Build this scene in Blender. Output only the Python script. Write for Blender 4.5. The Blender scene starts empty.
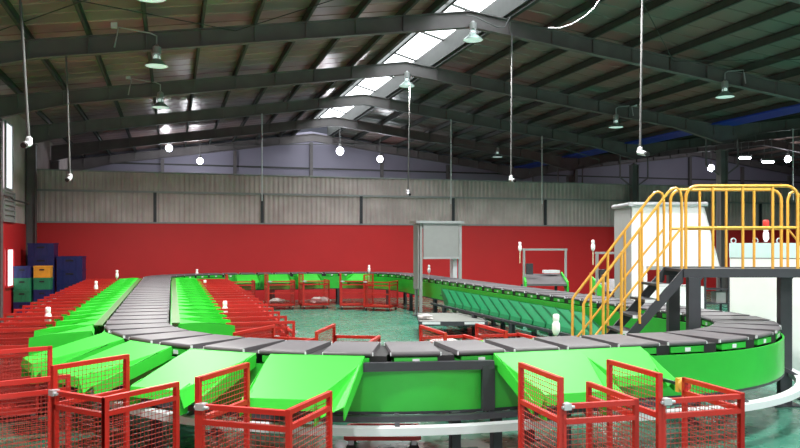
import bpy, math, random
from mathutils import Vector, Matrix
random.seed(7)
R = math.radians
C = bpy.context.scene.collection
TH = R(16.7); CT, ST = math.cos(TH), math.sin(TH)
F, H, HY = 760.0, 2.4, 243.0          # focal length in pixels, eye height, horizon row

def cam(xc, d):                        # metres right of / ahead of the eye -> floor plan
    return (xc*CT + d*ST, d*CT - xc*ST)

# ------------------------------------------------------------------ materials
def lin(c):
    return tuple((v/12.92 if v <= .04045 else ((v+.055)/1.055)**2.4) for v in (x/255 for x in c))
def mat(name, rgb, rough=.5, metal=0., var=.12, scale=6., bump=0., emit=None, es=0., spec=.5, coord='Object', rgb2=None, stretch=None):
    m = bpy.data.materials.new(name); m.use_nodes = True
    nt = m.node_tree; b = nt.nodes['Principled BSDF']
    b.inputs['Roughness'].default_value = rough; b.inputs['Metallic'].default_value = metal
    b.inputs['Specular IOR Level'].default_value = spec
    c = lin(rgb); c2 = lin(rgb2) if rgb2 else tuple(v*(1-var) for v in c)
    tc = nt.nodes.new('ShaderNodeTexCoord'); nz = nt.nodes.new('ShaderNodeTexNoise')
    nz.inputs['Scale'].default_value = scale; nz.inputs['Detail'].default_value = 4
    src = tc.outputs[coord]
    if stretch:
        mp = nt.nodes.new('ShaderNodeMapping'); mp.inputs['Scale'].default_value = stretch
        nt.links.new(src, mp.inputs['Vector']); src = mp.outputs['Vector']
    nt.links.new(src, nz.inputs['Vector'])
    rp = nt.nodes.new('ShaderNodeValToRGB')
    rp.color_ramp.elements[0].position = .35; rp.color_ramp.elements[1].position = .65
    rp.color_ramp.elements[0].color = (*c2, 1); rp.color_ramp.elements[1].color = (*c, 1)
    nt.links.new(nz.outputs['Fac'], rp.inputs['Fac']); nt.links.new(rp.outputs['Color'], b.inputs['Base Color'])
    if bump:
        bp = nt.nodes.new('ShaderNodeBump'); bp.inputs['Strength'].default_value = bump; bp.inputs['Distance'].default_value = .02
        nt.links.new(nz.outputs['Fac'], bp.inputs['Height']); nt.links.new(bp.outputs['Normal'], b.inputs['Normal'])
    if emit:
        b.inputs['Emission Color'].default_value = (*lin(emit), 1); b.inputs['Emission Strength'].default_value = es
    return m

M = dict(
 green=mat('green_paint', (54,192,54), .5, var=.05, spec=.35),
 panel=mat('green_panel', (48,176,56), .3, var=.06),
 teal=mat('shaded_teal_green', (14,124,76), .4, var=.1),  # chute green with the shadow they lie in darkened into the colour
 olive=mat('reflected_olive_strip', (66,108,46), .45, var=.1),  # yellowish tone is reflected colour put into the strip
 red=mat('red_paint', (184,34,24), .42, var=.12),
 redmesh=mat('red_wire', (160,48,40), .5, var=.1),
 belt=mat('grey_belt', (92,89,93), .5, var=.1, scale=3),
 black=mat('black_rubber', (22,22,24), .6),
 dark=mat('dark_steel_paint', (52,54,60), .5),
 white=mat('white_paint', (214,218,222), .4, var=.03),
 bright=mat('bright_white_paint', (250,251,252), .45, var=.02),
 cyanw=mat('pale_cyan_paint', (216,244,244), .4, var=.04),
 grey=mat('grey_paint', (150,152,152), .5, var=.06),
 alu=mat('aluminium', (190,192,196), .4, .5, var=.06),
 yellow=mat('yellow_paint', (226,170,70), .38, var=.05),
 cream=mat('cream_plastic', (232,226,190), .4, var=.03),
 lampw=mat('white_lamp_plastic', (244,246,246), .35, var=.02, emit=(255,255,255), es=.08),
 redlens=mat('red_lens', (210,60,50), .35),
 steel=mat('roof_steel_paint', (106,102,102), .5, var=.2, scale=2),
 purlin=mat('purlin_steel', (62,66,62), .6, var=.2),
 roofl=mat('roof_sheet_brown_reflect', (176,142,132), .3, .3, scale=.5, rgb2=(124,108,104)),  # brown foil, light reflected on it mixed into the colour
 roofr=mat('roof_sheet_green_reflect', (108,116,108), .34, .3, scale=.3, rgb2=(146,104,100)),  # same sheet, its green cast is reflected light put into the colour
 sky=mat('skylight_glazing', (250,250,250), .5, emit=(246,250,255), es=6),
 glass=mat('bright_window_pane', (250,250,250), .3, emit=(240,246,255), es=1.6),
 corr=mat('grey_corrugated', (200,186,184), .5, .1, scale=1.2, rgb2=(180,166,164)),
 redw=mat('red_wall_paint', (206,36,40), .55, var=.06, scale=.8),
 far=mat('lilac_grey_sheet', (140,137,154), .6, var=.08, scale=.6),
 blue=mat('blue_gutter', (30,60,170), .5),
 blueb=mat('shaded_blue_plastic', (22,32,90), .45),  # blue darkened to carry the shade around the stacks
 greenb=mat('green_plastic', (30,120,80), .45),
 orangeb=mat('orange_plastic', (222,150,40), .45),
 wire=mat('pale_cable', (92,92,92), .5),
 shade=mat('lamp_shade_metal', (176,196,190), .32, .6),
 lens=mat('lamp_lens', (230,245,240), .3, emit=(215,250,240), es=.6),
 lit=mat('lit_lamp_lens', (255,255,255), .3, emit=(244,246,255), es=30.),
 bag=mat('crumpled_plastic', (214,208,206), .5, var=.2, scale=9),
 pad=mat('grey_sheet_top', (120,122,118), .5),
)
# floor: worn green epoxy
def floor_mat():
    m = bpy.data.materials.new('green_epoxy_floor'); m.use_nodes = True
    nt = m.node_tree; b = nt.nodes['Principled BSDF']
    tc = nt.nodes.new('ShaderNodeTexCoord')
    n1 = nt.nodes.new('ShaderNodeTexNoise'); n1.inputs['Scale'].default_value = .45; n1.inputs['Detail'].default_value = 6
    n2 = nt.nodes.new('ShaderNodeTexNoise'); n2.inputs['Scale'].default_value = 3.; n2.inputs['Detail'].default_value = 5
    for n in (n1, n2): nt.links.new(tc.outputs['Object'], n.inputs['Vector'])
    rp = nt.nodes.new('ShaderNodeValToRGB')
    e = rp.color_ramp.elements; e[0].position=.3; e[1].position=.72
    e[0].color=(*lin((36,116,94)),1); e[1].color=(*lin((84,130,114)),1)
    nt.links.new(n1.outputs['Fac'], rp.inputs['Fac']); nt.links.new(rp.outputs['Color'], b.inputs['Base Color'])
    r2 = nt.nodes.new('ShaderNodeValToRGB'); r2.color_ramp.elements[0].color=(.12,.12,.12,1); r2.color_ramp.elements[1].color=(.42,.42,.42,1)
    nt.links.new(n2.outputs['Fac'], r2.inputs['Fac']); nt.links.new(r2.outputs['Color'], b.inputs['Roughness'])
    return m
M['floor'] = floor_mat()

# ------------------------------------------------------------------ mesh builder
class MB:
    def __init__(s): s.v=[]; s.f=[]
    def add(s, vs, fs):
        n=len(s.v); s.v += [tuple(v) for v in vs]; s.f += [tuple(i+n for i in f) for f in fs]; return s
    def box(s, x0,x1,y0,y1,z0,z1):
        return s.add([(x0,y0,z0),(x1,y0,z0),(x1,y1,z0),(x0,y1,z0),(x0,y0,z1),(x1,y0,z1),(x1,y1,z1),(x0,y1,z1)],
          [(3,2,1,0),(4,5,6,7),(0,1,5,4),(1,2,6,5),(2,3,7,6),(3,0,4,7)])
    def bar(s, p, q, w, h=None, up=(0,0,1)):       # rectangular bar between two points
        h = h or w; p=Vector(p); q=Vector(q); d=(q-p).normalized(); u=Vector(up)
        if abs(d.dot(u))>.99: u=Vector((0,1,0))
        a=d.cross(u).normalized()*w/2; b=a.normalized().cross(d).normalized()*h/2
        return s.add([p-a-b,p+a-b,p+a+b,p-a+b,q-a-b,q+a-b,q+a+b,q-a+b],
          [(0,1,2,3),(7,6,5,4),(4,5,1,0),(5,6,2,1),(6,7,3,2),(7,4,0,3)])
    def tube(s, pts, r, n=8, cap=True):
        pts=[Vector(p) for p in pts]; k=len(pts); rings=[]; base=len(s.v)
        ref=None
        for i,p in enumerate(pts):
            d=(pts[min(i+1,k-1)]-pts[max(i-1,0)]).normalized()
            if ref is None: ref = Vector((0,0,1)) if abs(d.z)<.9 else Vector((0,1,0))
            a=d.cross(ref).normalized(); b=a.cross(d).normalized(); ref=b
            rings.append([p+(a*math.cos(t)+b*math.sin(t))*r for t in (2*math.pi*j/n for j in range(n))])
        vs=[v for rg in rings for v in rg]; fs=[]
        for i in range(k-1):
            for j in range(n):
                fs.append((i*n+j,i*n+(j+1)%n,(i+1)*n+(j+1)%n,(i+1)*n+j))
        if cap: fs += [tuple(range(n))[::-1], tuple((k-1)*n+j for j in range(n))]
        return s.add(vs,fs)
    def lathe(s, prof, c=(0,0,0), n=16):           # profile of (radius, z)
        vs=[];fs=[];k=len(prof)
        for r,z in prof:
            for j in range(n):
                t=2*math.pi*j/n; vs.append((c[0]+r*math.cos(t),c[1]+r*math.sin(t),c[2]+z))
        for i in range(k-1):
            for j in range(n): fs.append((i*n+j,i*n+(j+1)%n,(i+1)*n+(j+1)%n,(i+1)*n+j))
        fs += [tuple(range(n))[::-1], tuple((k-1)*n+j for j in range(n))]
        return s.add(vs,fs)
    def prism(s, poly, ext):                       # polygon (3D points) pushed along ext
        k=len(poly); e=Vector(ext); p=[Vector(x) for x in poly]
        return s.add(p+[x+e for x in p],[tuple(range(k))[::-1],tuple(range(k,2*k))]+[(i,(i+1)%k,k+(i+1)%k,k+i) for i in range(k)])
    def build(s, name, m, parent=None, smooth=False, loc=None):
        me=bpy.data.meshes.new(name); me.from_pydata(s.v,[],s.f); me.materials.append(M[m] if isinstance(m,str) else m)
        import bmesh
        bm=bmesh.new(); bm.from_mesh(me); bmesh.ops.recalc_face_normals(bm, faces=bm.faces); bm.to_mesh(me); bm.free()
        if smooth:
            for p in me.polygons: p.use_smooth=True
            try: me.set_sharp_from_angle(angle=R(40))
            except Exception: pass
        o=bpy.data.objects.new(name,me); C.objects.link(o)
        if parent: o.parent=parent
        if loc: o.location=loc
        return o
def tag(o,label=None,cat=None,group=None,kind=None):
    if label: o['label']=label
    if cat: o['category']=cat
    if group: o['group']=group
    if kind: o['kind']=kind
    return o
def empty(name, loc=(0,0,0), rz=0, label=None, cat=None, group=None):
    o=bpy.data.objects.new(name,None); C.objects.link(o); o.location=loc; o.rotation_euler=(0,0,rz); o.empty_display_size=.1
    return tag(o,label,cat,group)
def dup(root, loc, rz, label=None, group=None):
    r=root.copy(); C.objects.link(r); r.location=loc; r.rotation_euler=(0,0,rz)
    if label: r['label']=label
    if group: r['group']=group
    for ch in list(root.children):
        c=ch.copy(); C.objects.link(c); c.parent=r
        for g in list(ch.children):
            d=g.copy(); C.objects.link(d); d.parent=c
    return r
class Proto:                                       # first use moves the original, then copies
    def __init__(s, root): s.r=root; s.used=False
    def put(s, loc, rz, label, group):
        if not s.used:
            s.used=True; s.r.location=loc; s.r.rotation_euler=(0,0,rz); s.r['label']=label; s.r['group']=group; return s.r
        return dup(s.r, loc, rz, label, group)
def struct(o): o['kind']='structure'; return o
ONES=['','first','second','third','fourth','fifth','sixth','seventh','eighth','ninth','tenth','eleventh','twelfth','thirteenth','fourteenth','fifteenth','sixteenth','seventeenth','eighteenth','nineteenth']
def nth(n):
    if n<20: return ONES[n]
    t={2:'twent',3:'thirt',4:'fort'}[n//10]
    return t+'ieth' if n%10==0 else t+'y-'+ONES[n%10]

# ------------------------------------------------------------------ camera
cd=bpy.data.cameras.new('camera'); co=bpy.data.objects.new('camera',cd); C.objects.link(co)
cd.sensor_width=36; cd.lens=36*F/800; cd.shift_y=(HY-224)/800; cd.clip_end=300
co.location=(0,0,H); co.rotation_euler=(R(90),0,-TH)
bpy.context.scene.camera=co

# ------------------------------------------------------------------ the hall
XL, XV, XR2 = -5.2, 20.9, 46.6          # left eave, valley, right eave
XRID, XRID2 = 7.75, 33.75
ZE, ZR, ZEL = 6.6, 8.24, 6.32                      # rafter soffits at eave and ridge
YB, YF = 43.9, -6.0
YP = 32.0                               # partition
FR = [-4.8,1.2,7.2,13.2,19.2,25.2,31.2,37.2,43.2]
def soff(x):
    if x<=XV:
        if x<XRID: return ZR-(ZR-ZEL)*(XRID-x)/(XRID-XL)
        return ZR-(ZR-ZE)*(x-XRID)/(XV-XRID)
    return ZR-(ZR-ZE)*abs(x-XRID2)/12.85
RD=.44; PD=.2
def roofz(x): return soff(x)+RD+PD+.02

struct(MB().box(XL-.2,XR2+.2,YF-.2,YB+.3,-.1,0).build('floor','floor'))
def corr_wall(x0,x1,y,z0,z1,pitch=.2,dep=.035,axis='x',t=.02):
    m=MB(); pts=[]; n=int((x1-x0)/pitch)
    for i in range(n+1):
        x=x0+i*pitch
        for dx,dd in ((0,0),(.35*pitch,0),(.5*pitch,dep),(.85*pitch,dep)): pts.append((min(x+dx,x1),dd))
    vs=[];fs=[]
    for a,d in pts:
        for z in (z0,z1): vs.append((a,y-d,z) if axis=='x' else (y+d,a,z))
    k=len(pts)
    for i in range(k-1): fs.append((2*i,2*i+2,2*i+3,2*i+1))
    m.add(vs,fs)
    return m
# partition: red lower boarding, grey corrugated sheet above
wb=struct(MB().box(XL,XR2,YP,YP+.08,0,3.2).build('wall_back','redw'))
corr_wall(XL,XR2,YP+.04,3.2,5.22).build('corrugated_sheet','corr',wb)
mrail=MB(); mrail.box(XL,XR2,YP-.06,YP-.01,4.40,4.48); mrail.box(XL,XR2,YP-.05,YP+.08,5.2,5.25); mrail.box(XL,XR2,YP-.04,YP,3.18,3.24)
mrail.build('girt_rail','grey',wb)
for i,x in enumerate([YP*math.tan(TH+math.atan((q-400)/F)) for q in (155,262,361,453,545,672,760)]):
    MB().box(x-.06,x+.06,YP-.07,YP-.01,3.24,4.42).build('partition_post','dark',wb)
# real gable wall beyond the partition
g=MB(); prof=[(XL,0),(XR2,0),(XR2,roofz(XR2)),(XRID2,roofz(XRID2)),(XV,roofz(XV)),(XRID,roofz(XRID)),(XL,roofz(XL))]
g.prism([(x,YB,z) for x,z in prof],(0,.1,0)); wf=struct(g.build('wall_far','far'))
gp=MB()
for z in (5.6,6.7): gp.box(XL,XR2,YB-.1,YB-.02,z,z+.08)
gp.build('girt_rail','purlin',wf)
for x in (-.5,3.4,7.75,12,16.2,25,29.4,33.7,38,42):
    MB().box(x-.09,x+.09,YB-.2,YB-.02,0,soff(x)).build('gable_post','steel',wf)
# left wall with window holes kept simple: red below, corrugated above
wl=struct(MB().box(XL-.12,XL,YF,YB,0,3.1).build('wall_left','redw'))
corr_wall(YF,YB,XL-.08,3.1,roofz(XL),axis='y').build('corrugated_sheet','corr',wl)
struct(MB().box(XR2,XR2+.12,YF,YB,0,roofz(XR2)).build('wall_right','corr'))
# front wall (behind the eye) with a wide loading doorway
DX0,DX1,DZ=-3.5,12.5,4.6
fw=MB(); fw.box(XL,DX0,YF-.1,YF,0,DZ); fw.box(DX1,XR2,YF-.1,YF,0,DZ)
fw.prism([(XL,YF-.1,DZ),(XR2,YF-.1,DZ)]+[(x,YF-.1,z) for x,z in prof[2:]],(0,.1,0))
struct(fw.build('wall_front','corr'))
def window(n,y0,y1,z0,z1,louvre=False,pane='glass'):
    w=MB(); x=XL+.02
    w.box(x,x+.06,y0-.06,y0,z0-.06,z1+.06); w.box(x,x+.06,y1,y1+.06,z0-.06,z1+.06)
    w.box(x,x+.06,y0,y1,z1,z1+.06); w.box(x,x+.06,y0,y1,z0-.06,z0)
    if louvre:
        k=int((z1-z0)/.16)
        for i in range(k): w.box(x,x+.07,y0,y1,z0+i*.16,z0+i*.16+.05)
    o=struct(w.build('window_%d'%n,'redw' if z1<3 else 'grey'))
    MB().box(x,x+.02,y0,y1,z0,z1).build('pane',pane,o)
window(1,27.4,28.4,.98,2.18)
window(2,27.2,28.2,4.2,6.3)
window(3,26.9,28.6,3.15,4.05,True,'grey')
# roof sheets
def roof(name,x0,x1,m):
    b=MB(); ys=[]; p=.75; n=int((YB-YF)/p)
    for i in range(n+1):
        for dy,dz in ((0,0),(.9,0),(.92,.03),(.98,.03)): ys.append((YF+(i+dy)*p,dz))
    vs=[];fs=[]
    for y,dz in ys:
        for x in (x0,x1): vs.append((x,y,roofz(x)+dz))
    for i in range(len(ys)-1): fs.append((2*i,2*i+1,2*i+3,2*i+2))
    b.add(vs,fs); return struct(b.build(name,m))
SK0,SK1=6.75,8.75
cl=roof('ceiling',XL-.1,SK0,'roofl'); cr=roof('ceiling',SK1,XV,'roofr')
roof('ceiling',XV,XRID2,'roofr'); roof('ceiling',XRID2,XR2+.1,'roofl')
# ridge skylight: raised glazed strip with curbs and mullions
sk=MB(); zc_=roofz(XRID)+.62
sk.add([(SK0,YF,roofz(SK0)+.45),(XRID,YF,zc_),(SK1,YF,roofz(SK1)+.45),(SK0,YB,roofz(SK0)+.45),(XRID,YB,zc_),(SK1,YB,roofz(SK1)+.45)],[(0,1,4,3),(1,2,5,4)])
sko=struct(sk.build('window_4','sky'))
cb=MB(); cb.box(SK0-.03,SK0+.03,YF,YB,roofz(SK0)-.15,roofz(SK0)+.47); cb.box(SK1-.03,SK1+.03,YF,YB,roofz(SK1)-.15,roofz(SK1)+.47)
cb.box(XRID-.05,XRID+.05,YF,YB,zc_-.2,zc_-.03)
y=YF
while y<YB:
    cb.bar((SK0,y,roofz(SK0)+.42),(XRID,y,zc_-.05),.06); cb.bar((XRID,y,zc_-.05),(SK1,y,roofz(SK1)+.42),.06); y+=3.0
cb.build('skylight_frame','purlin',sko)

# rafters, columns, purlins: steel sections
def ibeam(m,p,q,w,d0,d1,y,t=.025):
    # beam whose soffit runs p->q (x,z) at station y, depths d0,d1
    (x0,z0),(x1,z1)=p,q
    for (a,b) in (((z0,z0+t),(z1,z1+t)),((z0+d0-t,z0+d0),(z1+d1-t,z1+d1))):
        m.add([(x0,y-w/2,a[0]),(x0,y+w/2,a[0]),(x0,y+w/2,a[1]),(x0,y-w/2,a[1]),(x1,y-w/2,b[0]),(x1,y+w/2,b[0]),(x1,y+w/2,b[1]),(x1,y-w/2,b[1])],
          [(0,1,2,3),(7,6,5,4),(4,5,1,0),(5,6,2,1),(6,7,3,2),(7,4,0,3)])
    m.add([(x0,y-.01,z0),(x0,y+.01,z0),(x0,y+.01,z0+d0),(x0,y-.01,z0+d0),(x1,y-.01,z1),(x1,y+.01,z1),(x1,y+.01,z1+d1),(x1,y-.01,z1+d1)],
          [(0,1,2,3),(7,6,5,4),(4,5,1,0),(5,6,2,1),(6,7,3,2),(7,4,0,3)])
PX=[XL+.75+i*1.285 for i in range(10)]+[8.9+i*1.285 for i in range(10)]
PX=[x for x in PX if not (SK0-.1<x<SK1+.1)]
PX2=[XV+.5+i*1.285 for i in range(20)]
for k,y in enumerate(FR):
    for a,b in ((XL,XRID),(XV,XRID),(XV,XRID2),(XR2,XRID2)):
        m=MB(); s=1 if b>a else -1; h=a+s*2.2
        ibeam(m,(a,soff(a)-.25),(h,soff(h)),.2,RD+.25,RD,y); ibeam(m,(h,soff(h)),(b,soff(b)),.2,RD,RD,y)
        for x in (PX+PX2):
            if min(a,b)<x<max(a,b):
                m.box(x-.008,x+.008,y-.1,y+.1,soff(x)+.02,soff(x)+RD)           # web stiffener
        struct(m.build('roof_rafter','steel'))
    for x in (XL+.16,XV,XR2-.16):
        m=MB(); zt=soff(XL)-.22; w=.17
        m.box(x-w,x-w+.025,y-.14,y+.14,0,zt); m.box(x+w-.025,x+w,y-.14,y+.14,0,zt); m.box(x-w,x+w,y-.012,y+.012,0,zt)
        m.box(x-.24,x+.24,y-.2,y+.2,0,.03); m.box(x-.2,x+.2,y-.16,y+.16,zt-.03,zt)
        if x==XV:
            for q in (-1,1):
                m.bar((x+q*w,y,zt-1.0),(x+q*.75,y,zt-.62),.05); m.bar((x+q*.75,y,zt-.62),(x+q*.75,y,soff(x+q*.75)+.05),.05)
        struct(m.build('steel_column','steel'))
for x in PX+PX2:
    if not (x<XR2-.2): continue
    z=soff(x)+RD; m=MB(); m.box(x-.035,x-.025,YF,YB,z,z+PD); m.box(x-.035,x+.04,YF,YB,z,z+.012); m.box(x-.035,x+.04,YF,YB,z+PD-.012,z+PD)
    struct(m.build('roof_purlin','purlin'))
for a in (SK0-.12,SK1+.12):
    z=soff(a)+RD; struct(MB().box(a-.05,a+.05,YF,YB,z,z+PD).build('roof_purlin','purlin'))
# valley gutter, painted blue below
gt=MB(); gt.box(XV-.55,XV+.55,YF,YB,soff(XV)+RD+.02,soff(XV)+RD+.08); struct(gt.build('trim_1','blue'))
# wind bracing rods in the near roof bays
for (y0,y1,xa,xb) in ((13.2,19.2,XL+.3,1.5),(19.2,13.2,XL+.3,1.5),(13.2,19.2,14.2,XV-.3),(19.2,13.2,14.2,XV-.3),(13.2,19.2,8.2,14.2),(19.2,13.2,1.5,7.2)):
    struct(MB().tube([(xa,y0,soff(xa)+RD-.1),(xb,y1,soff(xb)+RD-.1)],.012,6).build('bracing_rod','purlin'))

# ------------------------------------------------------------------ sorter loop path (centre line, rounded rectangle)
HW=.435
px0,px1,py0,py1=-.92+HW,8.96-HW,7.58+HW,30.2-HW
RL,RRr,RF=4.2-HW,3.2-HW,3.0-HW
SEG=[]
def seg_line(p,q): SEG.append(('l',Vector(p),Vector(q),(Vector(q)-Vector(p)).length))
def seg_arc(c,r,a0,a1): SEG.append(('a',Vector(c),r,a0,a1,r*abs(a1-a0)))
seg_line((px0+RL,py0),(px1-RRr,py0))
seg_arc((px1-RRr,py0+RRr),RRr,-math.pi/2,0)
seg_line((px1,py0+RRr),(px1,py1-RF))
seg_arc((px1-RF,py1-RF),RF,0,math.pi/2)
seg_line((px1-RF,py1),(px0+RF,py1))
seg_arc((px0+RF,py1-RF),RF,math.pi/2,math.pi)
seg_line((px0,py1-RF),(px0,py0+RL))
seg_arc((px0+RL,py0+RL),RL,math.pi,1.5*math.pi)
LEN=[s[-1] for s in SEG]; TOT=sum(LEN); CUM=[sum(LEN[:i]) for i in range(9)]
def P(s,off=0):
    s%=TOT
    for i,sg in enumerate(SEG):
        if s<=CUM[i+1]+1e-9:
            u=s-CUM[i]
            if sg[0]=='l':
                t=(sg[2]-sg[1]).normalized(); p=sg[1]+t*u
            else:
                a=sg[3]+(sg[4]-sg[3])*u/sg[5]; p=sg[1]+Vector((math.cos(a),math.sin(a)))*sg[2]; t=Vector((-math.sin(a),math.cos(a)))
            n=Vector((t.y,-t.x)); q=p+n*off
            return q.x,q.y,math.atan2(t.y,t.x),i
def near_s(x,y,off=HW):
    best=min(range(int(TOT*20)),key=lambda k:(P(k/20,off)[0]-x)**2+(P(k/20,off)[1]-y)**2)
    return best/20
def sweep(m,s0,s1,o0,o1,z0,z1,step=.25):
    n=max(1,int((s1-s0)/step)); vs=[];fs=[]
    for i in range(n+1):
        s=s0+(s1-s0)*i/n
        for o,z in ((o0,z0),(o1,z0),(o1,z1),(o0,z1)):
            x,y,_,_=P(s,o); vs.append((x,y,z))
    for i in range(n):
        for j in range(4): fs.append((4*i+j,4*i+(j+1)%4,4*i+4+(j+1)%4,4*i+4+j))
    fs+=[(3,2,1,0),tuple(4*n+j for j in range(4))]
    return m.add(vs,fs)
SEGN=['near straight run','near right bend','right straight run','far right bend','far cross run','far left bend','left straight run','near left bend']
# --- fixed frame of the loop
fr=empty('sorting_conveyor',(4,18,0),0,'long green panelled loop on dark legs carrying all the grey trays','conveyor')
def fpart(m,name,mt,smooth=False):
    m.v=[(x-4,y-18,z) for x,y,z in m.v]; return m.build(name,mt,fr,smooth)
for i in range(8):
    a,b=CUM[i],CUM[i+1]
    fpart(sweep(MB(),a,b,.46,.485,.62,1.1),'outer_panel','panel',True)
    fpart(sweep(MB(),a,b,-.485,-.46,.62,1.1),'inner_panel','panel',True)
    m=MB(); sweep(m,a,b,-.3,-.22,1.0,1.06); sweep(m,a,b,.22,.3,1.0,1.06); sweep(m,a,b,-.49,.49,.6,.63)
    fpart(m,'track_rail','dark')
fpart(sweep(MB(),0,CUM[1],.56,.63,.55,.61),'lower_rail','dark',True)
fpart(sweep(MB(),CUM[7],TOT,.56,.63,.55,.61),'lower_rail','dark',True)
fpart(sweep(MB(),0,CUM[2],.63,.76,.44,.52),'guard_ring','white',True)
fpart(sweep(MB(),CUM[7],TOT,.63,.76,.44,.52),'guard_ring','white',True)
# pale strips beside the belt on the left run
for o0,o1 in ((.48,.6),(-.6,-.48)):
    fpart(sweep(MB(),CUM[6]+.3,CUM[7],o0,o1,1.2,1.215),'edge_strip','olive')
# dark service frame in the open stretch of the near run
sA=near_s(*cam(-.38,8.05)); sB=near_s(*cam(1.0,8.15))
m=MB(); sweep(m,sA,sB,.495,.575,1.06,1.15,.1)
for s in (sB-.05,):
    sweep(m,s-.06,s+.06,.50,.565,.62,1.1,.06)
fpart(m,'service_frame','dark')
for i in range(int(TOT/2.6)):
    s=i*2.6+.9
    for o in (-.42,.46):
        if o>0 and CUM[1]+.8<s<CUM[2]+.5: continue
        x,y,a,_=P(s,o); m=MB()
        m.add(*(lambda b:(b.v,b.f))(MB().box(-.05,.05,-.05,.05,.02,.6).box(-.1,.1,-.1,.1,0,.02)))
        ca,sa=math.cos(a),math.sin(a); m.v=[(x+vx*ca-vy*sa,y+vx*sa+vy*ca,vz) for vx,vy,vz in m.v]
        fpart(m,'leg','dark')
for q in (.56,1.03):
    x,y,a,_=P(near_s(*cam(q,8.15)),.5)
    fpart(MB().box(x-.05,x+.05,y-.05,y+.05,0,.62),'leg','dark')
# stand-off brackets carrying the guard ring
for k in range(8):
    s=CUM[7]+1.0+k*2.0
    x,y,a,_=P(s,.7); x2,y2,_,_=P(s,.5)
    fpart(MB().bar((x,y,.49),(x2,y2,.6),.05),'ring_bracket','dark')
# support posts and beam under the right-hand chute row
fpart(MB().box(7.56,7.62,12.4,22.0,.52,.58),'chute_beam','dark')
for yy in (13.9,16.2,18.5,20.8): fpart(MB().box(7.53,7.64,yy-.06,yy+.06,0,.52),'chute_post','dark')

# ------------------------------------------------------------------ trays
def belt_mesh():
    # x across, y along travel; rounded at both ends in x
    m=MB(); r=.028; zt=1.25; prof=[]
    for k in range(7):
        t=math.pi/2-math.pi*k/6; prof.append((HW-r+r*math.cos(t),zt-r+r*math.sin(t)))
    for k in range(7):
        t=-math.pi/2-math.pi*k/6; prof.append((-HW+r+r*math.cos(t),zt-r+r*math.sin(t)))
    m.prism([(x,-.262,z) for x,z in prof],(0,.524,0)); return m
tr=empty('conveyor_tray',label='x',cat='conveyor tray')
belt_mesh().build('belt','belt',tr,True)
ch=MB().box(-.425,.425,-.23,.23,1.115,1.185).build('chassis','panel',tr)
for s in (1,-1):
    MB().box(min(s*.425,s*.432),max(s*.425,s*.432),-.035,.04,1.125,1.172).build('label_plate','white',ch)
for sx in (1,-1):
    for sy in (1,-1):
        MB().box(min(sx*.41,sx*.437),max(sx*.41,sx*.437),min(sy*.262,sy*.272),max(sy*.262,sy*.272),1.205,1.24).build('end_cap','white',tr)
m=MB().box(-.415,.415,.236,.414,1.09,1.205); m.build('coupling','black',tr)
m=MB()
for sx in (-.26,.26):
    m.tube([(sx-.02,0,1.075),(sx+.02,0,1.075)],.028,10)
m.box(-.3,.3,-.03,.03,1.07,1.09); m.build('wheel_set','black',tr)
TP=Proto(tr); NT=int(round(TOT/.65)); cnt={}
lens_=[0]*8
for i in range(NT): lens_[P((i+.88)*TOT/NT)[3]]+=1
SIDE={0:'counting from the left',1:'counting from the near run',2:'counting from the near bend',3:'counting from the right',4:'counting from the right',5:'counting from the right',6:'counting from the back',7:'counting from the back'}
for i in range(NT):
    s=(i+.88)*TOT/NT; x,y,a,k=P(s); cnt[k]=cnt.get(k,0)+1
    TP.put((x,y,0),a-math.pi/2,'%s grey belt tray on the %s, %s'%(nth(cnt[k]),SEGN[k],SIDE[k]),'grey belt trays of the sorting loop')

# ------------------------------------------------------------------ chutes (local: x outward from the belt edge, y along the belt)
def make_chute(name,L,W,z0,z1,mt,wing=.13,sk=0.):
    # straight side walls standing above the slide
    rt=empty(name,label='x',cat='chute'); t=.012; w=W/2
    zL=lambda x:z0+(z1-z0)*x/L
    m=MB(); m.prism([(0,-w,z0),(0,w,z0),(L,w+sk,z1),(L,-w+sk,z1)],(0,0,-t))
    m.prism([(L,-w+sk,z1),(L,w+sk,z1),(L+.03,w+sk,z1-.09),(L+.03,-w+sk,z1-.09)],(-.012,0,0))
    m.prism([(0,-w,z0),(0,w,z0),(-.03,w,z0-.06),(-.03,-w,z0-.06)],(.01,0,0))
    m.build('slide_plate',mt,rt)
    for s in (-1,1):
        wm=MB(); y=s*w; fl=s*.03
        poly=[(0.0,y,z0-.16),(0.0,y,z0+.005),(L*.3,y,zL(L*.3)+.015+wing*.42),(L*.75,y+fl,zL(L*.75)+wing),(L,y+fl,z1+wing),(L+.02,y,z1-.24),(L*.7,y,z1-.26)]
        poly=[(px_,py_+sk*px_/L,pz_) for px_,py_,pz_ in poly]
        wm.prism(poly,(0,s*.012,0)); wm.build('side_wing',mt,rt)
    m=MB(); m.bar((.05,sk*.1,z0-.2),(L*.8,sk*.8,z1-.06),.05); m.box(.0,.06,-w*.8,w*.8,z0-.24,z0-.18); m.build('support_strut',mt,rt)
    return Proto(rt)
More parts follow.
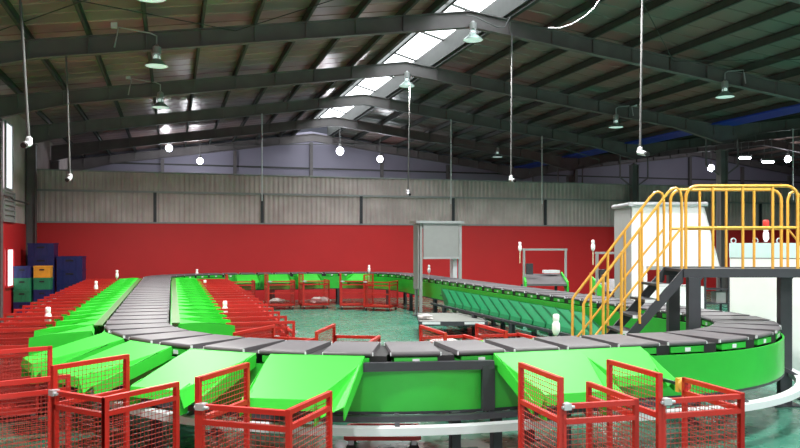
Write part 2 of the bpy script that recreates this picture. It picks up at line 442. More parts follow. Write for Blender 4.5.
def make_skirt_chute(name,L,W,z0,z1,mt,q=.2):
    # slide narrowing towards the lip, folded skirts flaring down on both sides, bolted bracket at the lip
    rt=empty(name,label='x',cat='chute'); t=.012; w=W/2; xa=L*.2
    zL=lambda x:z0+(z1-z0)*x/L
    m=MB(); ql=q*.35
    m.prism([(0,-w,z0),(0,w,z0),(xa,w,zL(xa)),(L,w-q,z1),(L,-w+ql,z1),(xa,-w,zL(xa))],(0,0,-t))
    m.prism([(L,-w+ql,z1),(L,w-q,z1),(L+.03,w-q,z1-.1),(L+.03,-w+ql,z1-.1)],(-.012,0,0))
    m.prism([(0,-w,z0),(0,w,z0),(-.03,w,z0-.06),(-.03,-w,z0-.06)],(.01,0,0))
    m.build('slide_plate',mt,rt)
    for s,qq in ((1,q),(-1,ql)):
        e=.006*s
        A=(xa,s*w,zL(xa)); B=(L,s*(w-qq),z1); Cc=(L*.98,s*(w-qq+.05),z1-.17); E=(L*.95,s*w,z1-.07)
        MB().prism([A,B,Cc],(0,e,-.004)).build('side_skirt',mt,rt)
        MB().prism([A,Cc,E],(0,e,-.004)).build('side_fold',mt,rt)
        f=MB().prism([(0,s*w,z0),(0,s*w,z0-.14),(L*.93,s*w,z1-.2),(L*.95,s*w,z1-.07)],(0,s*.012,0)); f.build('side_wing',mt,rt)
        b=MB().prism([(L*.84,s*(w-qq),z1+.05),(L*1.0,s*(w-qq),z1+.0),(L*1.02,s*(w-qq),z1-.24),(L*.88,s*(w-qq),z1-.24)],(0,s*.012,0)); bo=b.build('lip_bracket',mt,rt)
        h=MB()
        for hz in (z1-.04,z1-.13): h.tube([(L*.94,s*(w-qq)+s*.002,hz),(L*.94,s*(w-qq)+s*.02,hz)],.022,10)
        h.build('bolt_hole','black',bo)
    m=MB(); m.bar((.05,0,z0-.2),(L*.8,0,z1-.06),.05); m.box(.0,.06,-w*.8,w*.8,z0-.24,z0-.18); m.build('support_strut',mt,rt)
    return Proto(rt)
CHL=.76
CH=make_chute('parcel_chute',CHL,.82,1.215,1.06,'green',.10)
CHI=make_chute('parcel_chute',.78,.80,1.215,1.07,'green',.10)
CHN=make_chute('parcel_chute',.7,.8,1.2,1.0,'green',.1)
CHR=make_chute('parcel_chute',.24,.53,1.0,.66,'teal',.05,1.3)
CHW=make_skirt_chute('parcel_chute',1.0,1.0,1.215,.95,'green',.26)
CHM=make_skirt_chute('parcel_chute',1.0,.86,1.215,.97,'green',.2)
CHS=make_skirt_chute('parcel_chute',.68,.8,1.215,1.02,'green',.2)
def chute(pr,s,off,side,label,group):
    x,y,a,_=P(s,off*side); rz=a-math.pi/2 if side>0 else a+math.pi/2
    pr.put((x,y,0),rz,label,group)

# ------------------------------------------------------------------ wheeled mesh cages (local: x = gate side, y = across)
def make_cage(D,W,hb,hl,tall):
    rt=empty('mesh_cage',label='x',cat='cage'); t=.04; z0=.16
    def panel(name,p,q,h,rails):
        p=Vector(p);q=Vector(q); m=MB(); d=(q-p); L=d.length; u=d/L
        for a in (p,q): m.bar((a.x,a.y,z0),(a.x,a.y,h),t,t)
        for z in [h-t/2,z0+t/2]+rails: m.bar((p.x,p.y,z),(q.x,q.y,z),t,t)
        o=m.build(name,'red',rt)
        w=MB(); n=int(L/.04)
        for i in range(1,n):
            a=p+d*i/n; w.bar((a.x,a.y,z0),(a.x,a.y,h-t),.003)
        k=int((h-z0)/.04)
        for i in range(1,k):
            z=z0+(h-z0)*i/k; w.bar((p.x,p.y,z),(q.x,q.y,z),.0045)
        w.build('wire_mesh','redmesh',o)
        return o
    yt=W/2*tall
    panel('tall_side_panel',(-D/2,yt,0),(D/2,yt,0),hb,[hl-.14])
    panel('low_side_panel',(-D/2,-yt,0),(D/2,-yt,0),hl,[hl-.14])
    g=panel('front_gate',(D/2,-yt,0),(D/2,yt*.93,0),hl-.01,[hl-.15,.6])
    m=MB().box(D/2-.01,D/2+.06,min(yt*.8,yt*.98),max(yt*.8,yt*.98),hl-.05,hl+.0); m.tube([(D/2+.04,yt*.7,hl-.03),(D/2+.04,yt*1.02,hl-.03)],.012,8)
    m.build('gate_latch','alu',g)
    b=MB(); b.box(-D/2,D/2,-W/2,W/2,z0-.03,z0)
    for y in (-W/2,W/2): b.bar((-D/2,y,z0-.02),(D/2,y,z0-.02),t)
    b.build('base_deck','red',rt)
    for sx in (-1,1):
        for sy in (-1,1):
            x=sx*(D/2-.06); y=sy*(W/2-.05); c=MB()
            c.box(x-.03,x+.03,y-.025,y+.025,.09,z0-.03); fk=c.build('caster','alu',rt)
            MB().tube([(x-.01,y-.018,.055),(x-.01,y+.018,.055)],.055,14).build('wheel','black',fk)
    return Proto(rt)
CA=make_cage(.76,.66,1.35,1.15,-1)      # outer, near run
CA2=make_cage(.74,.79,1.35,1.15,-1)
CB=make_cage(1.0,.66,1.2,1.04,-1)       # rows along the left run
CCI=make_cage(1.0,.68,1.2,1.04,1)       # inside the near bend
CF=make_cage(.9,.95,1.28,1.05,-1)       # far side
def cagec(pr,xc,d,dx,dd,label,group):    # centre and outward direction in eye frame
    x,y=cam(xc,d); ox,oy=dx*CT+dd*ST, dd*CT-dx*ST
    pr.put((x,y,0),math.atan2(oy,ox),label,group)
GC='red wheeled mesh cages'
near_cages=[(-3.66,7.25,-.78,-.62,'red mesh cage cut off at the left picture edge, left of the near left bend'),
 (-2.49,6.68,-.46,-.78,'red mesh cage in the left foreground, turned towards the left, beside the dark gap'),
 (-1.09,6.19,-.235,-.69,'red mesh cage in front below the single bright green chute left of the open panel'),
 (1.48,6.4,.20,-.77,'red mesh cage right of the open panel, first of the two on the right'),
 (2.37,6.6,.23,-.8,'red mesh cage at the right foreground under the round yellow stop button')]
for i,(xc,d,dx,dd,l) in enumerate(near_cages): cagec(CA2 if i in (2,4) else CA,xc,d,dx,dd,l,GC)
for xc,d,dx,dd,l in [(-1.72,10.55,.35,.9,'red mesh cage inside the loop at the near left bend'),
 (-.72,10.75,.15,.98,'red mesh cage inside the loop behind the near trays, left of centre'),
 (.78,10.75,-.30,.95,'red mesh cage inside the loop behind the near trays, at the picture centre'),
 (1.62,10.95,-.30,.95,'red mesh cage inside the loop behind the near trays, right of centre')]:
    cagec(CCI,xc,d,dx,dd,l,GC)
x,y=cam(-.2,8.95)
dl=empty('dolly',(x,y,0),-TH,'low red wheeled dolly parked under the open panel of the near run','dolly')
m=MB(); m.box(-.42,.42,-.3,.3,.15,.17)
for q in (-.3,0,.3): m.bar((-.42,q,.18),(.42,q,.18),.04)
for q in (-.42,.42): m.bar((q,-.3,.18),(q,.3,.18),.04)
m.build('deck','red',dl)
for qx in (-.36,.36):
    for qy in (-.24,.24):
        fk=MB().box(qx-.03,qx+.03,qy-.025,qy+.025,.09,.15).build('caster','alu',dl)
        MB().tube([(qx,qy-.018,.055),(qx,qy+.018,.055)],.055,14).build('wheel','black',fk)
# chutes on the near run, outer side
for xc,d,l in [(-.87,7.95,'big bright green chute on the near run left of the open panel'),(-1.98,8.3,'bright green chute on the near left bend, next left of the big near chute'),
  (-2.98,8.93,'bright green chute in the middle of the near left bend'),(-3.72,9.7,'bright green chute where the near left bend joins the left run'),
  (1.5,8.3,'bright green chute right of the open panel on the near run'),(2.36,8.6,'bright green chute beside the yellow stop button at the near right')]:
    chute(CHW if abs(xc)<1.8 else CHS if xc>2 else CHM,near_s(*cam(xc,d)),.46,1,l,'green chutes outside the near run')
for xc,d,l in [(-1.95,9.75,'green chute inside the near left bend'),(-.85,9.3,'green chute inside the near run, left of centre'),(.55,9.05,'green chute inside the near run at the picture centre'),(1.5,9.2,'green chute inside the near run, right of centre')]:
    chute(CHN,near_s(*cam(xc,d),-HW),.49,-1,l,'green chutes inside the near run')
# left run: chutes and cages on both sides
n=0; y=11.45
while y<27.2:
    n+=1; s=CUM[6]+(py1-RF-y)
    chute(CH,s,.6,1,'%s green chute from the front in the row left of the long left run'%nth(n),'green chutes left of the left run')
    CB.put((px0-.6-CHL-.38,y+.02,0),math.pi,'%s red mesh cage from the front in the row left of the long left run'%nth(n),GC)
    y+=.85
n=0; y=12.0
while y<26.6:
    n+=1; s=CUM[6]+(py1-RF-y)
    chute(CHI,s,.6,-1,'%s green chute from the front in the row right of the long left run'%nth(n),'green chutes right of the left run')
    if n>0: CB.put((px0+.6+.78+.40,y+.02,0),0,'%s red mesh cage from the front in the row right of the long left run'%nth(n),GC)
    y+=.85
# right run inner side: teal chutes
for i in range(14):
    y=14.0+i*.61; s=CUM[2]+(y-py0-RRr)
    chute(CHR,s,.535,-1,'%s teal green chute from the near end on the inside of the right run'%nth(i+1),'teal chutes inside the right run')
# far run inner side
for i,x in enumerate((2.7,3.85,5.0,7.0)):
    s=CUM[4]+(px1-RF-x) if x<px1-RF else near_s(x,28.6,-HW)
    chute(CHN,s,.49,-1,'%s green chute from the left on the far cross run'%nth(i+1),'green chutes on the far cross run')
for i,(x,y,rz) in enumerate(((2.35,27.9,-90),(3.75,27.75,-90),(5.0,27.7,-90),(6.35,27.1,-100),(7.15,26.2,-125))):
    CF.put((x,y,0),R(rz),['red mesh cage before the far cross run, leftmost of five','red mesh cage before the far cross run, second of five from the left','red mesh cage before the far cross run holding a white bag','red mesh cage near the far right bend, turned sideways','red mesh cage before the far right bend, nearest the grey scanning gantry'][i],GC)

# ------------------------------------------------------------------ indicator lamps
def lampm(name='indicator_lamp',red=False):
    rt=empty(name,label='x',cat='indicator lamp')
    MB().tube([(0,0,-.35),(0,0,.02)],.012,8).build('pole','cream',rt)
    MB().lathe([(.015,0),(.03,.015),(.052,.06),(.052,.15),(.042,.175),(.034,.19),(.042,.205),(.042,.27),(.03,.285)],n=14).build('lamp_body','lampw',rt,True)
    if red: MB().lathe([(.05,.285),(.055,.30),(.055,.38),(.04,.40)],n=14).build('red_cap','redlens',rt,True)
    return rt
LP=Proto(lampm())
def lampat(px,ytop,X=None,d=None,label=''):
    b=TH+math.atan((px-400)/F)
    if X is not None: Y=X/math.tan(b); x,y=X,Y; zc=x*ST+y*CT
    else: x,y=cam((px-400)/F*d,d); zc=d
    zt=H-(ytop-HY)*zc/F
    LP.put((x,y,zt-.285),0,label,'white indicator lamps'); return x,y,zt
lampat(48,307,X=-1.95,label='white indicator lamp on a thin pole, nearest on the left of the left run')
lampat(96,281,X=-1.95,label='white indicator lamp on a thin pole, middle one left of the left run')
lampat(117,270,X=-1.75,label='white indicator lamp on a thin pole, farthest one left of the left run')
lampat(225,301,X=.98,label='white indicator lamp on a thin pole, nearest one right of the left run')
lampat(205,280,X=.98,label='white indicator lamp on a thin pole, middle one right of the left run')
lampat(197,269,X=.9,label='white indicator lamp on a thin pole, farthest one right of the left run')
lampat(556,314,d=10.05,label='white indicator lamp standing alone just behind the near trays')
lampat(369,265,d=28.6,label='white indicator lamp above the far cross run')
lampat(429,265,d=26.6,label='white indicator lamp seen under the grey gantry screen')

# ------------------------------------------------------------------ scanning gantry over the right run
g=empty('scanning_gantry',(7.72,23.4,0),0,'tall grey gantry with a blank grey board straddling the right run','gantry')
W_=1.36; Hh=3.12
for x in (0,W_):
    for y in (0,.45):
        MB().box(x-.045,x+.045,y-.05,y+.05,0,Hh-.08).build('post','alu' if x else 'grey',g)
MB().box(-.1,-.07,-.02,.47,.9,Hh-.1).build('side_plate','grey',g)
MB().box(W_-.2,W_-.06,.1,.4,.75,2.0).build('side_cover','white',g)
m=MB().box(.07,W_-.07,-.08,-.05,1.95,Hh-.15); m.build('screen_board','grey',g)
m=MB().box(-.2,W_+.1,-.15,.6,Hh-.08,Hh); m.build('top_cover','alu',g)
m=MB().box(.06,W_-.06,-.09,-.05,1.88,1.95); m.box(.06,W_-.06,-.05,.0,Hh-.25,Hh-.08); m.build('cross_rail','alu',g)
m=MB()
for x in (0,W_): m.box(x-.1,x+.1,-.12,.57,0,.03)
m.build('foot_plate','dark',g)

# ------------------------------------------------------------------ induction stations beyond the right run
def station(d,px,w,label,lamp_top):
    xc=(px-400)/F*d; x,y=cam(xc,d)
    r=empty('induction_station',(x,y,0),-TH,label,'induction station','induction stations')
    m=MB(); h=H-(249.5-HY)*d/F if px<560 else H-(253-HY)*d/F
    MB().bar((0,0,0),(0,0,h),.065).build('post','grey',r); MB().bar((w,0,0),(w,0,h),.065).build('post','grey',r)
    MB().bar((-.05,0,h),(w+.05,0,h),.06).build('top_bar','grey',r)
    MB().box(.06,.26,-.1,.05,h-.75,h-.42).build('control_box','dark',r)
    b=MB(); z0,z1=1.22,1.42
    b.prism([(-.1,-1.1,z0),(w-.2,-1.1,z0),(w+.1,1.2,z1),(.2,1.2,z1)],(0,0,-.06)); b.build('feed_belt','belt',r)
    s=MB()
    for q in (-.1,w-.2):
        s.prism([(q,-1.1,z0+.06),(q+.3,1.2,z1+.06),(q+.3,1.2,z1-.25),(q,-1.1,z0-.25)],(.05 if q>0 else -.05,0,0))
    s.build('side_guard','green',r)
    l=MB()
    for q in (0,w-.2):
        for yy in (-.8,.9): l.box(q+.05,q+.13,yy-.04,yy+.04,0,1.1)
    l.build('support_frame','dark',r)
    return r
station(23,524,1.26,'induction feeder under a grey arch frame beyond the right run, left one',242)
station(19.6,597,1.2,'induction feeder under a grey arch frame half hidden by the yellow stair rail',240)
lampat(520,242,d=22.9,label='white indicator lamp on the left grey arch frame against the red wall')
lampat(593,240,d=19.5,label='white indicator lamp on the grey arch frame beside the yellow stair rail')
# white parcel lying on the far feeder
x,y=cam((551-400)/F*23.8,23.8); tag(MB().box(-.24,.24,-.18,.18,0,.09).build('parcel','white',loc=(x,y,1.46)),'flat white parcel lying on the feeder under the left grey arch','parcel').rotation_euler=(0,0,-TH)

# ------------------------------------------------------------------ white hopper and cabinet beyond the stairs
x,y=cam(5.04,16.5)
h=empty('hopper',(x,y,0),-TH,'big white hopper with a sloping right side behind the yellow stair rails','hopper')
zt=3.24; zb=1.9
m=MB(); m.prism([(0,0,zb),(1.9,0,zb),(1.55,0,zt),(0,0,zt)],(0,.05,0)); m.build('front_panel','bright',h)
m=MB(); m.prism([(1.9,0,zb),(1.9,.9,zb),(1.55,.9,zt),(1.55,0,zt)],(-.04,0,0)); m.build('sloping_panel','bright',h)
m=MB(); m.box(-.02,.03,.05,1.3,.3,zt); m.build('side_panel','grey',h)
m=MB(); m.box(0,1.55,.9,.95,zb,zt); m.build('back_panel','bright',h)
m=MB(); m.tube([(-.08,-.03,zt),(1.62,-.03,zt)],.05,10); m.tube([(-.03,-.08,zt),(-.03,1.35,zt)],.05,10); m.build('rim','alu',h,True)
for xx in (.0,.25): MB().box(xx,xx+(.16 if xx==0 else .07),-.02,.1,0,zb).build('leg','bright',h)
m=MB(); m.box(.35,1.6,.1,.85,.25,1.45); m.build('lower_body','bright',h)
m=MB(); m.box(.3,1.9,-.05,.9,zb-.08,zb); m.build('base_shelf','grey',h)
x,y=cam(5.91,13.62)
c=empty('cabinet',(x,y,0),-TH-R(23.6),'pale white cabinet with lifting eyes on top behind the platform at the right edge','cabinet')
MB().box(0,2.4,0,1.2,0,2.12).build('body','bright',c)
m=MB().box(-.01,2.41,-.012,1.21,2.14,2.4); m.build('upper_band','cyanw',c)
MB().box(.01,2.39,0,1.19,2.12,2.14).build('seam','grey',c)
MB().box(.83,.835,-.014,-.01,0,2.38).build('door_gap','grey',c)
for xx in (.06,.42,.8,1.3):
    a=MB().tube([(xx+.04*math.cos(t),.1,2.44+.045*math.sin(t)) for t in [k*math.pi/6 for k in range(13)]],.012,6,False); a.build('lifting_eye','alu',c)
LR=lampm(red=True); tag(LR,'white indicator lamp with a red cap standing on the pale cabinet behind the platform','indicator lamp')
x,y=cam((766-400)/F*13.8,13.8); LR.location=(x,y,2.42)
for ch_ in LR.children:
    if ch_.name.startswith('pole'):
        bpy.data.objects.remove(ch_)
# dark rack on the floor far behind the platform
x,y=cam((705-400)/F*24,24.)
r=empty('storage_rack',(x,y,0),-TH,'dark metal rack seen under the platform between hopper and cabinet','rack')
for xx in (0,.75):
    for yy in (0,.6): MB().box(xx-.03,xx+.03,yy-.03,yy+.03,0,1.4).build('upright','dark',r)
for z in (.5,.95,1.38): MB().box(-.03,.78,-.03,.63,z-.03,z).build('shelf','dark',r)
m=MB().box(.4,.7,.1,.5,.5,.85); o=m.build('box','grey',loc=(x,y,0.003)); o.rotation_euler=(0,0,-TH); tag(o,'small grey box on the dark rack under the platform','box')

# ------------------------------------------------------------------ platform with stairs (eye-aligned)
PDp=10.9; zd=2.03
x,y=cam(0,PDp)
p=empty('crossover_platform',(x,y,0),-TH,'dark steel crossover platform with yellow railings and stairs over the near right bend','platform')
X0,X1=4.07,5.62; Wd=.85
MB().box(X0,X1+.8,0,.05,zd-.125,zd).build('deck_beam','dark',p); MB().box(X0,X1+.8,Wd-.05,Wd,zd-.125,zd).build('deck_beam','dark',p)
MB().box(X0,X1+.8,.05,Wd-.05,zd-.05,zd-.01).build('deck_plate','dark',p)
for xx,yy in ((X0+.06,.02),(X0+.06,Wd-.02),(X1-.01,.36),(X1+.6,Wd-.02)):
    m=MB().box(xx,xx+.17,yy-.06,yy+.06,.02,zd-.125); m.box(xx-.12,xx+.28,yy-.16,yy+.16,0,.02)
    m.prism([(xx+.17,yy-.03,zd-.125),(xx+.22,yy-.03,zd-.125),(xx+.17,yy-.03,zd-.18)],(0,.06,0)); m.build('leg','dark',p)
NR=9; rise=zd/NR; run=.178
def stairs(sgn,xs):
    for yy in (0.02,Wd-.06):
        m=MB(); xe=xs+sgn*run*NR
        m.prism([(xs,yy,zd),(xs,yy,zd-.2),(xe-sgn*.0,yy,0),(xe+sgn*.14,yy,0),(xe+sgn*.14,yy,.02)],(0,.04,0)); m.build('stringer','dark',p)
    for i in range(1,NR):
        z=zd-i*rise; xa=xs+sgn*run*(i-.35); xb=xs+sgn*run*(i+1.0)
        t=MB().box(min(xa,xb),max(xa,xb),.06,Wd-.06,z-.035,z).build('tread','dark',p)
        MB().box(min(xa,xb)-.004,max(xa,xb)+.004,.045,.06,z-.04,z+.004).build('tread_edge','white',t)
stairs(-1,X0); stairs(1,X1+.8)
def arc(c,r,a0,a1,y,n=6): return [(c[0]+r*math.cos(R(a0+(a1-a0)*k/n)),y,c[1]+r*math.sin(R(a0+(a1-a0)*k/n))) for k in range(n+1)]
tr_=.021
zt=3.22; zm=2.62
for yy,xa,xb,posts in ((.03,X0+.04,5.72,(4.50,4.93,5.36)),(Wd-.03,X0+.1,5.88,(4.62,5.03,5.46))):
    rc=.17
    pts=[(xa,yy,zd)]+arc((xa+rc,zt-rc),rc,180,90,yy)+arc((xb-rc,zt-rc),rc,90,0,yy)+[(xb,yy,zd)]
    rl=MB().tube(pts,tr_+.003,8).build('handrail','yellow',p,True)
    MB().tube([(xa,yy,zm),(xb,yy,zm)],tr_,8).build('mid_rail','yellow',rl,True)
    for q in posts: MB().tube([(q,yy,zd),(q,yy,zt)],tr_,8).build('post','yellow',rl,True)
slope=rise/run
def stair_rail(sgn,xs,yy):
    # loop: up from the deck end, over, down the slope, then down to the floor end
    xa=xs+sgn*.02; L=run*NR*.88
    top=(xs+sgn*.14, zt-.03); xe=xs+sgn*(L+.02); ze=top[1]-slope*(L-.12)
    pts=[(xa,yy,zd),(xa,yy,zt-.16)]+[(xs+sgn*.05,yy,zt-.06),(xs+sgn*.10,yy,zt-.03),(xs+sgn*.16,yy,zt-.045),(xs+sgn*.22,yy,zt-.1)]
    pts+=[(xe-sgn*.04,yy,ze+.04),(xe,yy,ze-.03),(xe,yy,zd-slope*(abs(xe-xs))+.02)]
    rl=MB().tube(pts,tr_,8).build('stair_handrail','yellow',p,True)
    MB().tube([(xs+sgn*.02,yy,zm),(xe,yy,zm-slope*(L-.02))],tr_*.8,8).build('mid_rail','yellow',rl,True)
    for k in range(1,5):
        xq=xs+sgn*(.1+(L-.1)*k/5); ztop=zt-.1-slope*(abs(xq-xs)-.22); zb=zd-slope*abs(xq-xs)
        MB().tube([(xq,yy,max(zb,.03)),(xq,yy,ztop)],tr_,8).build('post','yellow',rl,True)
for yy in (.03,Wd-.03):
    stair_rail(-1,X0-(.0 if yy<.1 else -.02),yy); stair_rail(1,X1+.14+(.0 if yy<.1 else .16),yy) if False else stair_rail(1,X1+.2+(.0 if yy<.1 else .14),yy)

# ------------------------------------------------------------------ emergency stop on the near right panel
s_=near_s(*cam(2.64,8.7)); x,y,a,_=P(s_,.485)
e=empty('emergency_stop',(x,y,.94),a-math.pi/2,'round yellow emergency stop with red button on the green panel, right foreground','emergency stop')
MB().bar((0,0,0),(.88,0,0),.03).build('arm','dark',e)
MB().box(.84,.89,-.06,.06,-.07,.07).build('back_box','yellow',e)
MB().tube([(.89,0,0),(.925,0,0)],.075,16).build('collar','yellow',e,True)
MB().tube([(.925,0,0),(.96,0,0)],.042,16).build('button','redlens',e,True)

# ------------------------------------------------------------------ stacked plastic crates by the left wall
def crate(name,w,d,h_,mt):
    r=empty(name,label='x',cat='crate'); t=.02
    m=MB(); m.box(0,w,0,t,0,h_); m.box(0,w,d-t,d,0,h_); m.box(0,t,t,d-t,0,h_); m.box(w-t,w,t,d-t,0,h_); m.box(t,w-t,t,d-t,0,.02)
    m.build('body',mt,r)
    b=MB(); b.box(-.015,w+.015,-.015,.0,h_-.05,h_); b.box(-.015,w+.015,d,d+.015,h_-.05,h_); b.box(-.015,0,0,d,h_-.05,h_); b.box(w,w+.015,0,d,h_-.05,h_)
    for k in range(1,4): b.box(w*k/4-.01,w*k/4+.01,-.012,0,.02,h_-.05)
    b.build('rim',mt,r)
    MB().box(w*.35,w*.65,-.016,-.002,h_*.62,h_*.74).build('handle','black',r)
    return Proto(r)
K={c:crate('plastic_crate',.52,.45,.40,c) for c in ('blueb','greenb','orangeb')}
KB=crate('plastic_bin',.86,.8,.475,'blueb')
def stackat(x,y,cols,labels,pr=None,hh=.405):
    for i,(c,l) in enumerate(zip(cols,labels)): (pr or K[c]).put((x,y,i*hh),-.05,l,'stacked plastic crates')
stackat(-5.12,28.3,('blueb','greenb','greenb','blueb'),('blue crate at the bottom of the leftmost crate stack','green crate second from the bottom in the leftmost crate stack','green crate third from the bottom in the leftmost crate stack','blue crate on top of the leftmost crate stack'))
stackat(-4.52,28.4,('greenb','blueb','greenb','orangeb'),('green crate at the bottom of the stack topped by an orange crate','blue crate in the stack topped by an orange crate','green crate just under the orange crate','orange crate on top of its stack by the left wall'))
stackat(-4.93,29.8,(0,0,0,0,0),['large blue bin at the bottom of the tall back stack','large blue bin second from the bottom in the tall back stack','large blue bin in the middle of the tall back stack','large blue bin second from the top in the tall back stack','large blue bin on top of the tall back stack'],KB,.48)
stackat(-3.98,29.8,(0,0,0,0),['large blue bin at the bottom of the right bin stack','large blue bin second from the bottom in the right bin stack','large blue bin second from the top in the right bin stack','large blue bin on top of the right bin stack'],KB,.48)

# ------------------------------------------------------------------ low table and litter inside the loop
x,y=cam(.5,18.9)
t=empty('low_table',(x,y,0),-TH,'low dark framed table with a grey top inside the loop beside the grey gantry','table')
MB().box(0,1.65,0,2.4,.40,.44).build('table_top','pad',t)
m=MB(); m.box(-.02,1.67,-.03,0,.34,.45); m.box(-.02,1.67,2.4,2.43,.34,.45); m.box(-.03,0,0,2.4,.34,.45); m.box(1.65,1.68,0,2.4,.34,.45); m.build('table_frame','dark',t)
MB().box(.05,.5,-.045,-.03,.38,.44).build('edge_plate','white',t); MB().box(1.1,1.6,-.045,-.03,.38,.44).build('edge_plate','white',t)
for xx in (.02,1.6):
    for yy in (.02,2.34): MB().box(xx,xx+.05,yy,yy+.05,0,.4).build('leg','dark',t)
def bag(px,py_,d,r,label,z=0.,mt='bag'):
    x,y=cam((px-400)/F*d,d); m=MB(); n=12; vs=[];fs=[]
    for i in range(7):
        ph=math.pi*i/6
        for j in range(n):
            th=2*math.pi*j/n; q=r*(1+.25*random.uniform(-1,1))
            vs.append((1.3*q*math.sin(ph)*math.cos(th),q*math.sin(ph)*math.sin(th),max(0,.35*r+.42*q*math.cos(ph))))
    for i in range(6):
        for j in range(n): fs.append((i*n+j,i*n+(j+1)%n,(i+1)*n+(j+1)%n,(i+1)*n+j))
    m.add(vs,fs); tag(m.build('plastic_bag',mt,None,True,(x,y,z)),label,'bag')
bag(444,331,17.9,.26,'crumpled pale bag on the floor in front of the low table')
bag(425,318,19.5,.16,'small white bundle on the near left corner of the low table',.445)
bag(278,304,28.4,.22,'small white bag inside the second red cage of the far row',.165)
bag(320,305,28.3,.30,'white bag lying inside the third red cage of the far row',.165)

# ------------------------------------------------------------------ high-bay lamps
def highbay():
    r=empty('high_bay_lamp',label='x',cat='ceiling lamp')
    MB().lathe([(.08,.18),(.11,.15),(.18,.09),(.28,0),(.265,.0),(.18,.08),(.1,.13)],n=20).build('shade','shade',r,True)
    m=MB().lathe([(.1,.30),(.1,.46),(.06,.48),(.03,.52)],n=16); m.build('ballast_housing','grey',r,True)
    m=MB()
    for k in range(4):
        t=k*math.pi/2+.4; m.bar((.085*math.cos(t),.085*math.sin(t),.15),(.085*math.cos(t),.085*math.sin(t),.31),.03,.015)
    m.build('neck_strut','alu',r)
    MB().lathe([(.0,.12),(.07,.13),(.09,.2),(.05,.27)],n=12).build('reflector_bulb','lens',r,True)
    MB().lathe([(.26,.004),(.26,.012)],n=20).build('lens','lens',r)
    return r
HB=Proto(highbay())
def light(x,y,z,e,size=.5):
    l=bpy.data.lights.new('overhead_light','AREA'); l.shape='DISK'; l.size=size; l.energy=e; l.color=(1,.985,.95); l.spread=R(150)
    o=bpy.data.objects.new('overhead_light',l); C.objects.link(o); o.location=(x,y,z-.02); return o
LE=520
HBL=[]
def hb(x,y,z,arm,label,e=LE):
    r=HB.put((x,y,z),0,label,'high bay lamps'); HBL.append((r,x,y,z,arm)); light(x,y,z,e)
def bracket(r,x,y,z,arm):
    # the bracket: arm from the rafter to the lamp
    zs=soff(x+arm)
    if arm: pts=[(0,0,.5),(0,0,.72),(arm*.15,0,.78),(arm*.9,0,.86),(arm,0,min(zs-z+.1,1.1))]
    else: pts=[(0,0,.5),(0,0,zs-z+.1)]
    MB().tube(pts,.018,8).build('bracket_arm','alu',r)
    if arm: MB().box(arm-.07,arm+.07,-.12,.0,.82,.98).build('junction_box','white',r)
hb(-.35,19.05,6.62,-.95,'aluminium high bay lamp on a bent arm at the nearest left rafter')
hb(-.35,25.05,6.66,-.95,'aluminium high bay lamp on a bent arm at the second left rafter')
hb(7.75,19.0,7.85,0,'aluminium high bay lamp below the ridge at the nearest rafter')
hb(7.75,25.0,7.8,0,'aluminium high bay lamp below the ridge at the second rafter')
hb(15.9,19.05,6.78,.75,'aluminium high bay lamp on a bent arm at the nearest right rafter')
hb(16.0,25.05,6.75,.75,'aluminium high bay lamp on a bent arm at the second right rafter')
hb(16.5,37.05,6.95,0,'small far high bay lamp hanging above the grey partition on the right')
hb(-.35,13.05,6.40,-.95,'high bay lamp cut off by the top picture edge on the left')
for q in HBL: bracket(*q)
for (x,y) in ((7.75,13),(15.9,13),(-.35,7),(7.75,7),(15.9,7),(-.35,1),(7.75,1),(15.9,1),(27,12),(27,23)):  # lights added out of view, without lamp bodies, to brighten the hall
    light(x,y,soff(x)-.6,LE*(1.5 if x==15.9 else 1))
# lit lamps hanging beyond the partition
def litlamp(px,py_,d,r,label):
    x,y=cam((px-400)/F*d,d); z=H+(HY-py_)*d/F
    o=empty('lit_lamp',(x,y,z),0,label,'ceiling lamp','lit lamps beyond the partition')
    MB().lathe([(r*.3,-r),(r*.8,-r*.6),(r,0),(r*.8,r*.6),(r*.3,r)],n=14).build('globe','lit',o,True)
    MB().lathe([(r*.45,r*.8),(r*.4,r*1.6),(.03,r*1.9)],n=12).build('housing','grey',o,True)
    zs=soff(x)+RD+.1
    MB().tube([(0,0,r*1.8),(0,0,zs-z)],.015,6).build('stem','grey',o)
    l=bpy.data.lights.new('lit_lamp_light','POINT'); l.energy=130; l.shadow_soft_size=.3; l.color=(.9,.93,1)
    q=bpy.data.objects.new('lit_lamp_light',l); C.objects.link(q); q.location=(x,y-.1,z-r-.35)
litlamp(340,151,39.5,.2,'bright round lamp beyond the partition under the ridge')
litlamp(380,159,41.5,.17,'bright round lamp beyond the partition, right of the ridge lamp')
litlamp(200,161,40.0,.17,'bright round lamp beyond the partition, left of centre')
litlamp(169,148,38.0,.17,'bright round lamp beyond the partition, leftmost')
litlamp(711,168,46,.2,'bright round lamp beyond the partition above the yellow rails')
litlamp(788,159,46,.2,'bright round lamp beyond the partition at the right edge')

def tubelamp(px,py_,d,L,label):
    x,y=cam((px-400)/F*d,d); z=H+(HY-py_)*d/F
    o=empty('tube_lamp',(x,y,z),-TH,label,'ceiling lamp','lit tube lamps')
    MB().tube([(-L/2,0,0),(L/2,0,0)],.045,10).build('tube','lit',o,True)
    MB().box(-L/2-.05,L/2+.05,-.08,.08,.07,.15).build('housing','grey',o)
    m=MB(); zs=soff(x)+RD+.1
    for q in (-L/3,L/3): m.tube([(q,0,.15),(q,0,zs-z)],.012,6)
    m.build('stem','grey',o)
tubelamp(745,158,41,.6,'lit tube lamp beyond the partition, right of the round lamp above the rails')
tubelamp(768,162,40,.6,'lit tube lamp beyond the partition at far right, lower one')
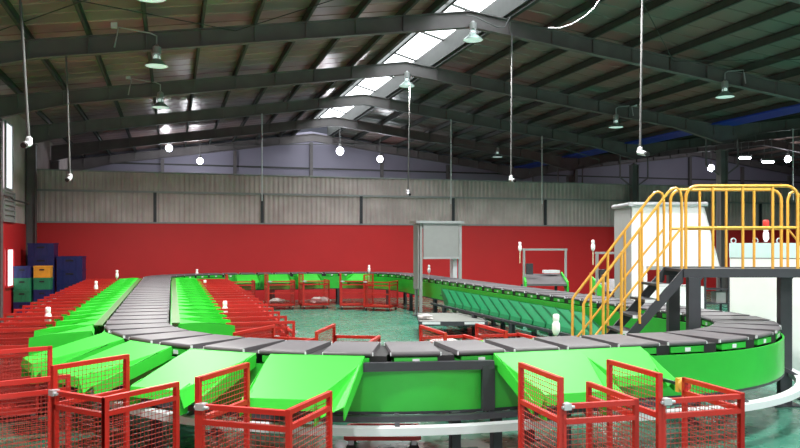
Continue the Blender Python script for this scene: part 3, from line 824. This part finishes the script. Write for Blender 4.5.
# ------------------------------------------------------------------ hanging rods with cameras
def rod(px0_,pxb,y,ztop,yb,label,camera=True,dx=0):
    b=TH+math.atan((pxb-400)/F); x=y*math.tan(b); d=x*ST+y*CT; zb=H+(HY-yb)*d/F
    bt=TH+math.atan((px0_-400)/F); xt=y*math.tan(bt)
    zt=ztop if ztop else soff(xt)+.02
    r=empty('hanging_camera' if camera else 'hanging_rod',(x,y,zb),0,label,'security camera' if camera else 'rod','hanging rods')
    MB().tube([(0,0,0),(xt-x,0,zt-zb)],.022,8).build('rod','wire' if camera else 'white',r,True)
    if camera:
        m=MB().tube([(-.02,-.22,-.06),(0,0.04,0.0)],.05,10); m.build('camera_body','white',r,True)
        MB().lathe([(.05,-.02),(.05,.08),(.03,.1)],n=10).build('mount','white',r,True)
        MB().tube([(-.03,-.3,-.075),(-.02,-.25,-.06)],.045,10).build('camera_lens','black',r,True)
# rods leave the picture at the top for the two nearest
rod(18,29,13.05,None,143,'white camera on a long slanting rod at the upper left edge')
rod(66,70,19.0,None,178,'white camera on a rod hanging before the left end of the partition')
rod(262,262,31.0,None,201,'thin rod hanging before the partition, left of centre',False)
rod(410,408,25.0,None,193,'white camera on a rod under the ridge, before the partition')
rod(451,451,31.0,None,204,'thin rod hanging before the partition, right of the ridge',False)
rod(512,511,19.0,None,179,'white camera on a rod hanging right of the ridge lamp')
rod(542,542,31.0,None,204,'thin rod hanging before the right half of the partition',False)
rod(643,640,13.05,None,152,'white camera on a long rod above the white hopper')
rod(793,793,25.0,None,200,'thin rod hanging at the right edge above the railings',False)
# cables
def cable(pts,label,r=.02):
    tag(MB().tube(pts,r,6).build('electric_cable','wire',None,True),label,'cable')
def px3(px,py_,y):
    b=TH+math.atan((px-400)/F); x=y*math.tan(b); d=x*ST+y*CT; return (x,y,H+(HY-py_)*d/F)
cable([px3(a,b,30.9) for a,b in ((404,142),(430,142),(470,145),(500,147),(540,148),(565,149),(582,154),(600,160))],'pale cable strung below the rafters right of the ridge')
cable([px3(a,b,18.9) for a,b in ((466,15),(476,17),(486,22),(497,27),(505,27),(508,21),(512,15))],'pale looping cable at the ridge lamp',.016)
cable([px3(a,b,13.0) for a,b in ((548,28),(560,28),(572,24),(585,16),(594,8),(602,-4))],'pale cable sweeping up at the top right of centre',.012)
cable([px3(a,b,43.0) for a,b in ((215,146),(250,145),(330,144),(400,145))],'pale conduit along the far gable wall',.03)
cable([(XL+.12,24.9,3.9),(XL+.12,27.5,3.92),(XL+.12,28.2,3.85),(XL+.12,30.9,3.85)],'pale conduit running along the left wall',.03)

# ------------------------------------------------------------------ daylight through the loading doorway + sky
l=bpy.data.lights.new('doorway_daylight','AREA'); l.shape='RECTANGLE'; l.size=DX1-DX0; l.size_y=DZ; l.energy=600; l.color=(.97,.985,1)
o=bpy.data.objects.new('doorway_daylight',l); C.objects.link(o); o.location=((DX0+DX1)/2,YF-.3,DZ/2); o.rotation_euler=(R(-90),0,0)
o.rotation_euler=(R(90),0,0)
w=bpy.data.worlds.new('sky'); bpy.context.scene.world=w; w.use_nodes=True
nt=w.node_tree; bg=nt.nodes['Background']; st=nt.nodes.new('ShaderNodeTexSky'); st.sky_type='HOSEK_WILKIE'; st.turbidity=8
nt.links.new(st.outputs['Color'],bg.inputs['Color']); bg.inputs['Strength'].default_value=.8
vs=bpy.context.scene.view_settings; vs.view_transform='Standard'; vs.look='None'; vs.gamma=1; vs.exposure=-.2
